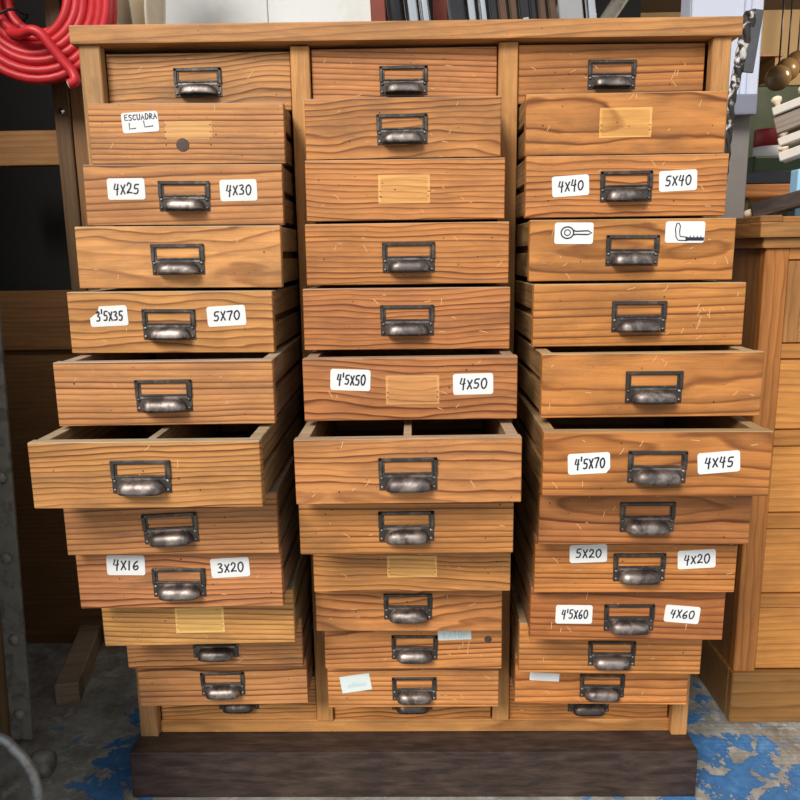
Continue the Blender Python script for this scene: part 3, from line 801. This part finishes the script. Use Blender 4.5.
def pegged_bar(p0, p1, w, h, npeg, m, label, group='pegged wooden bars', color=None, end_peg=False, ps=1.0):
    p0 = Vector(p0); p1 = Vector(p1); d = (p1 - p0); L = d.length
    q = d.to_track_quat('X', 'Z').to_euler()
    root = thing('pegged_bar', label, 'wooden bar', p0, q, group)
    MB().box(0, L, -w / 2, w / 2, -h / 2, h / 2, m, 0.002).build('bar', root, color=color)
    for i in range(npeg):
        x = 0.012 + i * 0.055
        if end_peg:
            pg = MB().lathe([(0.009, 0.004), (0.009, -0.016), (0.006, -0.020), (0.001, -0.021)], PEG, (0, -w * 0.1, 0), 'X', 14)
        else:
            pg = MB().lathe([(0.006, h / 2 - 0.002), (0.006, h / 2 + 0.006 * ps), (0.011, h / 2 + 0.011 * ps), (0.011, h / 2 + 0.018 * ps), (0.006, h / 2 + 0.022 * ps), (0.001, h / 2 + 0.023 * ps)], PEG, (x, -w * 0.30, 0), 'Z', 14)
        pg.build('peg', root)
    return root


BARW = Vector((0.20, -0.150, 0.075))
for p, h, n, m, lab in (((0.828, 0.36, 1.397), 0.018, 5, PALEWOOD, 'pale pegged wooden bar topmost of the stack above the blue board'),
                        ((0.836, 0.36, 1.367), 0.036, 0, GREYWOOD, 'thick grey bar without pegs just below the topmost pegged bar'),
                        ((0.846, 0.36, 1.332), 0.018, 5, PALEWOOD, 'pale pegged wooden bar third down in the stack above the blue board'),
                        ((0.850, 0.36, 1.300), 0.020, 5, PALEWOOD, 'pale pegged wooden bar lowest of the stack, right over the blue board')):
    pegged_bar(p, Vector(p) + BARW, 0.05, h, n, m, lab, ps=1.0 if 'topmost of' in lab else 0.45)
pegged_bar((0.790, 0.34, 1.181), (0.925, 0.24, 1.225), 0.055, 0.034, 1, OLDWOOD, 'dark brown wooden bar with one pale end peg lying on the oak chest', 'pegged wooden bars', (1, 1, 1, .3), True)
tag(MB().box(0.752, 0.80, 0.22, 0.50, TZ, TZ + 0.016, CHEST, 0.003).build('wooden_lath', color=(.6, .6, .6, .2)), 'short brown lath lying flat near the oak chest corner', 'lath')
tag(MB().box(0.806, 1.0, 0.235, 0.29, TZ, TZ + 0.014, CHEST, 0.003).build('wooden_lath', color=(.8, .75, .7, .6)), 'reddish brown lath lying along the oak chest front edge', 'lath')

# ================================================================== LEFT: RACK, HOSE, STRAP, BEAM, PIPE
RK = thing('wooden_rack', 'dim brown wooden rack frame in the dark left of the cabinet', 'rack', (-0.9, 0.60, 0))


def rkp(mb, name, color=None):
    o = mb.build(name, RK, color=color); o.data.transform(Matrix.Translation(-Vector((-0.9, 0.60, 0)))); return o


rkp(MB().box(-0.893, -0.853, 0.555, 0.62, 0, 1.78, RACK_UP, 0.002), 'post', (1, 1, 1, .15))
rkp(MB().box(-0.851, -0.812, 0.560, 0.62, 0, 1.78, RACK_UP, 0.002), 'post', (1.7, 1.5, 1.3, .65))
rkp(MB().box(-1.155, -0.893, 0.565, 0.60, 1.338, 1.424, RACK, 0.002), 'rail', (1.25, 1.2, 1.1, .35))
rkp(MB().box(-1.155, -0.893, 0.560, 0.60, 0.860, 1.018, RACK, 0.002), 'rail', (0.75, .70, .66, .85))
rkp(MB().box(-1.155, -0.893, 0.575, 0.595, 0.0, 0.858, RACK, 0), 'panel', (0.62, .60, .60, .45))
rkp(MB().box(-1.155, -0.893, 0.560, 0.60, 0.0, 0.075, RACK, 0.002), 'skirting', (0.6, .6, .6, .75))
rkp(MB().lathe([(0.009, 0), (0.009, -0.003), (0.006, -0.006), (0.0005, -0.007)], CHROME, (-0.872, 0.555, 1.466), 'Y', 14), 'bolt')
rkp(MB().tube([(-0.872, 0.56, 1.765), (-0.873, 0.50, 1.755), (-0.873, 0.44, 1.757), (-0.873, 0.42, 1.78)], 0.011, STEEL_GREY), 'hook')

# hose coil
HC = Vector((-0.872, 0.49, 1.704)); TR = 0.0118
HS = thing('hose_coil', 'coil of red rubber hose hanging above the left rack', 'hose', HC)
mb = MB(); rh = random.Random(4)
pts = []
turns = []
for layer, (yo, rs) in enumerate(((-0.036, (0.087, 0.106, 0.124, 0.142, 0.160, 0.178)), (-0.010, (0.075, 0.094, 0.114, 0.133, 0.152, 0.171)), (0.016, (0.086, 0.106, 0.126, 0.146, 0.166)))):
    for r in (rs if layer % 2 == 0 else rs[::-1]):
        turns.append((yo, r))
N = 44
for ti, (yo, r) in enumerate(turns):
    nx = turns[min(ti + 1, len(turns) - 1)]
    jx, jz = rh.uniform(-.003, .003), rh.uniform(-.003, .003)
    for q in range(N):
        a = 2 * pi * q / N + pi / 2
        f = max(0, (q / N - 0.8) / 0.2)
        rr = r + (nx[1] - r) * f; y = yo + (nx[0] - yo) * f
        pts.append((rr * 1.0 * cos(a) + jx, y + 0.003 * sin(3 * a + ti), rr * 1.02 * sin(a) + jz))
mb.tube(pts, TR, RED, 9)
mb.build('coil', HS)
# loose end from the inner loop down to the lower right
le = spline([(-0.055, -0.045, -0.080), (-0.020, -0.068, -0.090), (0.010, -0.080, -0.086), (0.034, -0.082, -0.095), (0.054, -0.080, -0.121), (0.075, -0.076, -0.151), (0.092, -0.074, -0.172), (0.102, -0.076, -0.190), (0.100, -0.080, -0.200), (0.088, -0.086, -0.207)], 6)
mb = MB().tube(le, TR, RED, 10)
mb.tube([le[-1], le[-1] + (le[-1] - le[-2]) * 0.4], TR * 0.62, PAPER_OLD, 10)
o = mb.build('loose_end', HS); o['label'] = 'cut end of the red hose'


def tie(a):
    u = Vector((cos(a), 0, sin(a)))
    loop = [u * r + Vector((0, y, 0)) for r, y in ((0.05, 0.0), (0.06, -0.05), (0.12, -0.064), (0.185, -0.058), (0.205, -0.02), (0.19, 0.03), (0.10, 0.034), (0.05, 0.02), (0.05, 0.0))]
    return MB().tube(spline(loop, 5), 0.0032, TIE, 6)


for a in (RAD(212), RAD(38), RAD(100)):
    tie(a).build('wire_tie', HS)

# steel strap on a weathered upright, leaning
GP = thing('gate_post', 'weathered brown upright with a bolted grey steel strap at far left', 'post', (-0.921, 0.085, 0), (0, RAD(2.3), 0))
MB().box(-0.075, 0.012, 0.006, 0.075, 0.004, 1.55, RACK_UP, 0.003).build('upright', GP, color=(1.3, 1.3, 1.3, .5))
MB().box(0.004, 0.052, -0.006, 0.004, 0.03, 1.55, STEEL_GREY, 0.0015).build('strap', GP)
for i, z in enumerate((0.095, 0.278, 0.470, 0.650, 0.83, 1.01)):
    MB().lathe([(0.0125, -0.006), (0.0125, -0.010), (0.0095, -0.014), (0.004, -0.016), (0.0005, -0.0165)], STEEL_GREY, (0.029 + 0.002 * (i % 2), 0, z), 'Y', 16).build('bolt', GP)
rl = MB().lathe([(0.006, -0.020), (0.024, -0.020), (0.028, -0.012), (0.028, 0.012), (0.024, 0.020), (0.006, 0.020)], STEEL_GREY, (0, 0, 0.028), 'X', 22)
tag(rl.build('wheel', loc=(-0.805, 0.0, 0.0)), 'small dull grey wheel on the floor at the foot of the strap', 'wheel')

# beam on the floor
p0 = Vector((-0.868, 0.255, 0.0)); ang = math.atan2(0.048, 0.215)
bm_ = MB().box(-0.029, 0.029, 0.0, 0.34, 0.0, 0.058, GREYWOOD, 0.003)
tag(bm_.build('wooden_beam', loc=p0, rot=(0, 0, ang), color=(1.15, 1.0, 0.85, .4)), 'square grey-brown wooden beam lying on the floor left of the cabinet', 'beam')
# bent pipe
pp = spline([(-0.83, -0.30, 0.345), (-0.76, -0.30, 0.318), (-0.70, -0.30, 0.300), (-0.681, -0.30, 0.281), (-0.666, -0.30, 0.262), (-0.653, -0.30, 0.232), (-0.649, -0.30, 0.200), (-0.655, -0.30, 0.165), (-0.665, -0.30, 0.10), (-0.668, -0.30, 0.0)], 6)
tag(MB().tube(pp, 0.0092, PIPE, 14).build('bent_pipe'), 'bent dull grey metal pipe in the bottom left corner', 'pipe')

# ================================================================== ON TOP OF THE CABINET
CT = TOPZ + 0.031


def on_top(name, label, cat, px0, px1, y, build, lean=-0.13, group=None):
    """px span at the cabinet top -> metres at depth y (0.00218 m a pixel there)"""
    x0 = -0.0105 + (px0 - 398.0) * 0.00222; x1 = -0.0105 + (px1 - 398.0) * 0.00222
    xc, w = (x0 + x1) / 2, (x1 - x0) * 0.90
    mb = MB(); build(mb, w)
    o = mb.build(name, None, (xc, y, CT), (0, lean, 0))
    return tag(o, label, cat, group)


tube_ = lambda m: (lambda mb, w: mb.lathe([(w * .42, 0.004), (w * .5, 0.008), (w * .5, 0.30), (w * .3, 0.305)], m, (0, 0, 0), 'Z', 16))
flat_ = lambda m, t=0.012: (lambda mb, w: mb.box(-w / 2, w / 2, -t / 2, t / 2, 0.002, 0.30, m, 0.002))
YT = 0.20
on_top('board', 'red brown board standing behind the leftmost chrome tool', 'board', 371, 387, 0.30, lambda mb, w: mb.box(-w / 2, w / 2, -.01, .01, 0, .32, REDWOOD, .002), -0.04)


def ferrule(mb, w):
    mb.lathe([(w * .30, 0.003), (w * .34, 0.006), (w * .34, 0.036)], CHROME, n=16)
    mb.lathe([(w * .42, 0.034), (w * .5, 0.038), (w * .5, 0.20), (w * .35, 0.21)], BLACKP, n=16)


on_top('hand_tool', 'black tool grip with chrome ferrule, leftmost tool on the cabinet', 'tool', 391, 405.5, YT, ferrule)
on_top('chrome_tube', 'wide chrome tube right beside the black grip with ferrule', 'tube', 407, 420, YT, tube_(CHROME), group='chrome tubes on the cabinet')
on_top('chrome_tube', 'chrome tube left of the red brown strip', 'tube', 420.5, 430.5, YT, tube_(CHROME), group='chrome tubes on the cabinet')
on_top('board', 'narrow red brown strip between two chrome tubes and the black block', 'board', 431, 446, 0.31, flat_(REDWOOD), -0.03)


def block(mb, w):
    mb.box(-w / 2, w / 2, -.012, .012, 0.006, .16, BLACKP, .004, 2)
    mb.lathe([(0.006, -0.011), (0.006, -0.0135), (0.0005, -0.014)], CHROME, (-w * .05, 0, 0.030), 'Y', 12)
    mb.box(-w * .3, w * .3, -.006, .006, 0.0, .008, CHROME, .001)


on_top('hand_tool', 'black square tool block with one white stud on the cabinet', 'tool', 446, 462, YT, block)
on_top('chrome_tube', 'chrome tube directly right of the black studded block', 'tube', 462, 472, YT, tube_(CHROME), group='chrome tubes on the cabinet')
on_top('chrome_tube', 'thin chrome tube next to the dark bronze rods', 'tube', 474, 482, YT, tube_(CHROME), group='chrome tubes on the cabinet')
rods = [(484, 491, BLACKP, 'thin black rod right after the chrome tubes'), (492, 500, BROWNM, 'bronze rod right of the thin black rod'),
        (502, 509, BROWNM, 'bronze rod left of the rod with silver plate'), (520.5, 526, BLACKP, 'narrow black rod right of the rod with silver plate'),
        (528, 535, BROWNM, 'bronze rod between two black rods'), (537, 544, BROWNM, 'bronze rod beside the riveted grey plate')]
for a, b_, m, lab in rods:
    on_top('metal_rod', lab, 'rod', a, b_, YT, flat_(m), -0.13, 'dark rods on the cabinet')


def plated(mb, w):
    mb.box(-w / 2, w / 2, -.006, .006, 0.002, .30, BLACKP, .002)
    mb.box(-w * .34, w * .34, -.0085, -.005, 0.018, .060, CHROME, .001)


on_top('metal_rod', 'black rod with a silver plate on it', 'rod', 510.5, 520, YT, plated, -0.13, 'dark rods on the cabinet')


def riveted(mb, w):
    mb.box(-w / 2, w / 2, -.004, .004, 0.0, .26, GREYP, .002)
    for s in (-1, 1):
        mb.lathe([(0.0085, -0.003), (0.008, -0.006), (0.005, -0.0085), (0.0005, -0.0095)], CHROME, (s * w * .22, 0, 0.022 - s * 0.002), 'Y', 14)


GREYP = plain('grey_riveted_plate', (0.34, 0.35, 0.36), 0.4, 0.3, 0.1, 20)
on_top('metal_plate', 'grey metal plate with two rivets standing on the cabinet', 'plate', 545, 569, YT, riveted, -0.13)
on_top('chrome_tube', 'rightmost chrome tube beside the riveted plate', 'tube', 570, 580, YT, tube_(CHROME), -0.13, 'chrome tubes on the cabinet')
on_top('wire_loop', 'black wire loop at the right end of the tools', 'wire', 582, 592, YT, lambda mb, w: mb.tube([(w * 1.0 * cos(a) - w * .3, 0, 0.0035 + max(0, 0.026 * sin(a))) for a in (pi * q / 12 for q in range(13))], 0.003, TIE, 8), 0)

# cream canvas hanging in folds behind the left corner
cv = MB(); i = cv.mi(CANVAS); nx, nz = 46, 10
fr, bk = [], []
for p in range(nx + 1):
    u = p / nx; x = -0.775 + 0.160 * u
    yy = 0.59 + 0.034 * cos(u * 2 * pi * 4.0) + 0.006 * cos(u * 2 * pi * 7.3)
    fr.append([cv.bm.verts.new((x + 0.006 * sin(q * .9 + u * 9), yy - 0.006, 1.45 + 0.60 * q / nz)) for q in range(nz + 1)])
    bk.append([cv.bm.verts.new((x + 0.006 * sin(q * .9 + u * 9), yy + 0.006, 1.45 + 0.60 * q / nz)) for q in range(nz + 1)])
for p in range(nx):
    for q in range(nz):
        for g, fl in ((fr, 0), (bk, 1)):
            v = [g[p][q], g[p + 1][q], g[p + 1][q + 1], g[p][q + 1]]
            f = cv.bm.faces.new(v[::-1] if fl else v); f.smooth = True; f.material_index = i
for q in range(nz):
    for e in (0, nx):
        cv.bm.faces.new((fr[e][q], fr[e][q + 1], bk[e][q + 1], bk[e][q]))
for p in range(nx):
    for e in (0, nz):
        cv.bm.faces.new((fr[p][e], fr[p + 1][e], bk[p + 1][e], bk[p][e]))
tag(cv.build('canvas_cloth'), 'cream canvas hanging in folds behind the cabinet by the hose', 'cloth')

# dark workshop behind: two slanting grey pipes
for (a, b_, lab) in (((0.42, 1.25, 1.70), (0.56, 1.25, 1.98), 'grey pipe slanting in the dark behind the cabinet, the left one'),
                     ((0.55, 1.05, 1.70), (0.74, 1.05, 1.98), 'grey pipe slanting in the dark behind the cabinet, next to the door post')):
    a, b_ = Vector(a), Vector(b_); d = b_ - a
    tag(MB().tube([a - d * 6.0, b_ + d * 0.6], 0.022, STEEL_GREY, 12).build('grey_pipe'), lab, 'pipe', 'slanting pipes behind the cabinet')

# ------------------------------------------------------------------ cord and steel strip by the right corner
st = MB().box(-0.011, 0.011, -0.003, 0.003, -0.13, 0.0, DSTEEL, 0.001)
sb = tag(st.build('steel_strip', loc=(0.772, 0.352, 1.612), rot=(0, RAD(6), 0)), 'narrow dark steel strip hanging beside the cabinet\'s right top corner', 'strip')
cd = MB(); rc_ = random.Random(9)
for s in range(3):
    P = []; Rr = []
    for q in range(40):
        f = q / 39
        amp = 0.008 * (1 - 0.75 * f)
        a = f * 22 + s * 2.09
        P.append((0.760 - 0.030 * min(f * 2.2, 1) + amp * cos(a) - 0.004 * f, 0.36 + amp * sin(a), 1.610 - 0.40 * f))
        Rr.append((0.0082 * (1 - 0.72 * f ** 0.6)) * rc_.uniform(0.75, 1.25) + 0.0012)
    cd.tube(P, Rr, BARK, 8)
tag(cd.build('frayed_cord'), 'frayed black and white twisted cord hanging at the cabinet\'s right corner', 'cord')

# ================================================================== ROOM BEYOND, RIGHT
# green bench with a red and white can, stool, shelf bracket and globes on the beige wall
BN = thing('green_bench', 'dark green painted bench in the room beyond', 'bench', (2.1, 2.3, 0))
MB().box(-0.62, 0.60, -0.35, 0.30, 1.42, 1.49, GREEN, 0.01).build('bench_top', BN)
for sx in (-0.50, 0.54):
    for sy in (-0.30, 0.25):
        MB().box(sx - .03, sx + .03, sy - .03, sy + .03, 0, 1.42, GREEN).build('leg', BN)
bk_ = MB().box(1.56, 2.75, 2.80, 2.86, 0.0, 1.945, GREEN, 0.01)
tag(bk_.build('green_screen_board'), 'tall green board standing against the beige wall beyond', 'board')
can = thing('paint_can', 'dark red can with white lower band on the green bench', 'can', (1.625, 2.12, 1.49))
MB().lathe([(0.070, 0.0), (0.072, 0.004), (0.072, 0.055)], WHITE, n=24).build('band', can)
MB().lathe([(0.072, 0.055), (0.072, 0.125), (0.069, 0.130), (0.02, 0.131)], DKRED, n=24).build('body', can)
sh = MB().box(1.74, 1.90, 2.66, 2.90, 2.055, 2.068, RACK)
sh.box(1.87, 1.885, 2.68, 2.90, 1.96, 2.055, RACK)
tag(sh.build('wall_bracket'), 'small dark shelf bracket high on the beige wall above the green board', 'bracket')
for k, (x, gy, z, lab) in enumerate(((1.672, 2.2, 1.854, 'brown glass globe lowest of three before the beige wall'), (1.826, 2.45, 1.942, 'brown glass globe middle of three before the beige wall'), (1.991, 2.70, 2.033, 'brown glass globe highest of three before the beige wall'))):
    g = MB().lathe([(0.055 * sin(pi * q / 12) + 0.0005, -0.055 * cos(pi * q / 12)) for q in range(13)], AMBER, n=20)
    g.tube([(0, 0, 0.05), (0, 0, 2.34 - z)], 0.004, BLACKP, 6)
    tag(g.build('glass_globe', loc=(x, gy, z)), lab, 'globe', 'brown glass globes')
SL = thing('wooden_stool', 'tall orange brown wooden stool in the gap behind the oak chest', 'stool', (1.35, 1.45, 0))
MB().box(-0.20, 0.20, -0.15, 0.15, 1.275, 1.32, RACK, 0.006).build('seat', SL, color=(1.7, 1.3, 1.0, .3))
for sx in (-0.16, 0.16):
    for sy in (-0.11, 0.11):
        MB().tube([(sx * 1.2, sy * 1.2, 0.0), (sx, sy, 1.28)], 0.018, RACK_UP, 10).build('leg', SL)
MB().tube([(-0.17, -0.12, 0.4), (0.17, -0.12, 0.4)], 0.012, RACK_UP, 8).build('stretcher', SL)
bl = MB().box(1.16, 1.42, 1.38, 1.58, 1.32, 1.375, BLACKP, 0.01)
tag(bl.build('tool_case'), 'flat black case lying on the wooden stool', 'case')

lamp = thing('added_fill_lamp', 'added round white fill lamp brightening the room beyond, above the frame', 'lamp', (2.2, 1.95, 2.34))  # unseen lamp added to brighten the room beyond
MB().lathe([(0.16, 0.0), (0.16, -0.03), (0.12, -0.06), (0.001, -0.07)], WHITE, n=24).build('shade', lamp)
ld = bpy.data.lights.new('fill_light', 'POINT'); ld.energy = 28; ld.color = (1.0, 0.86, 0.66); ld.shadow_soft_size = 0.12
lo = bpy.data.objects.new('fill_light', ld); COL.objects.link(lo); lo.parent = lamp; lo.location = (0, 0, -0.22)
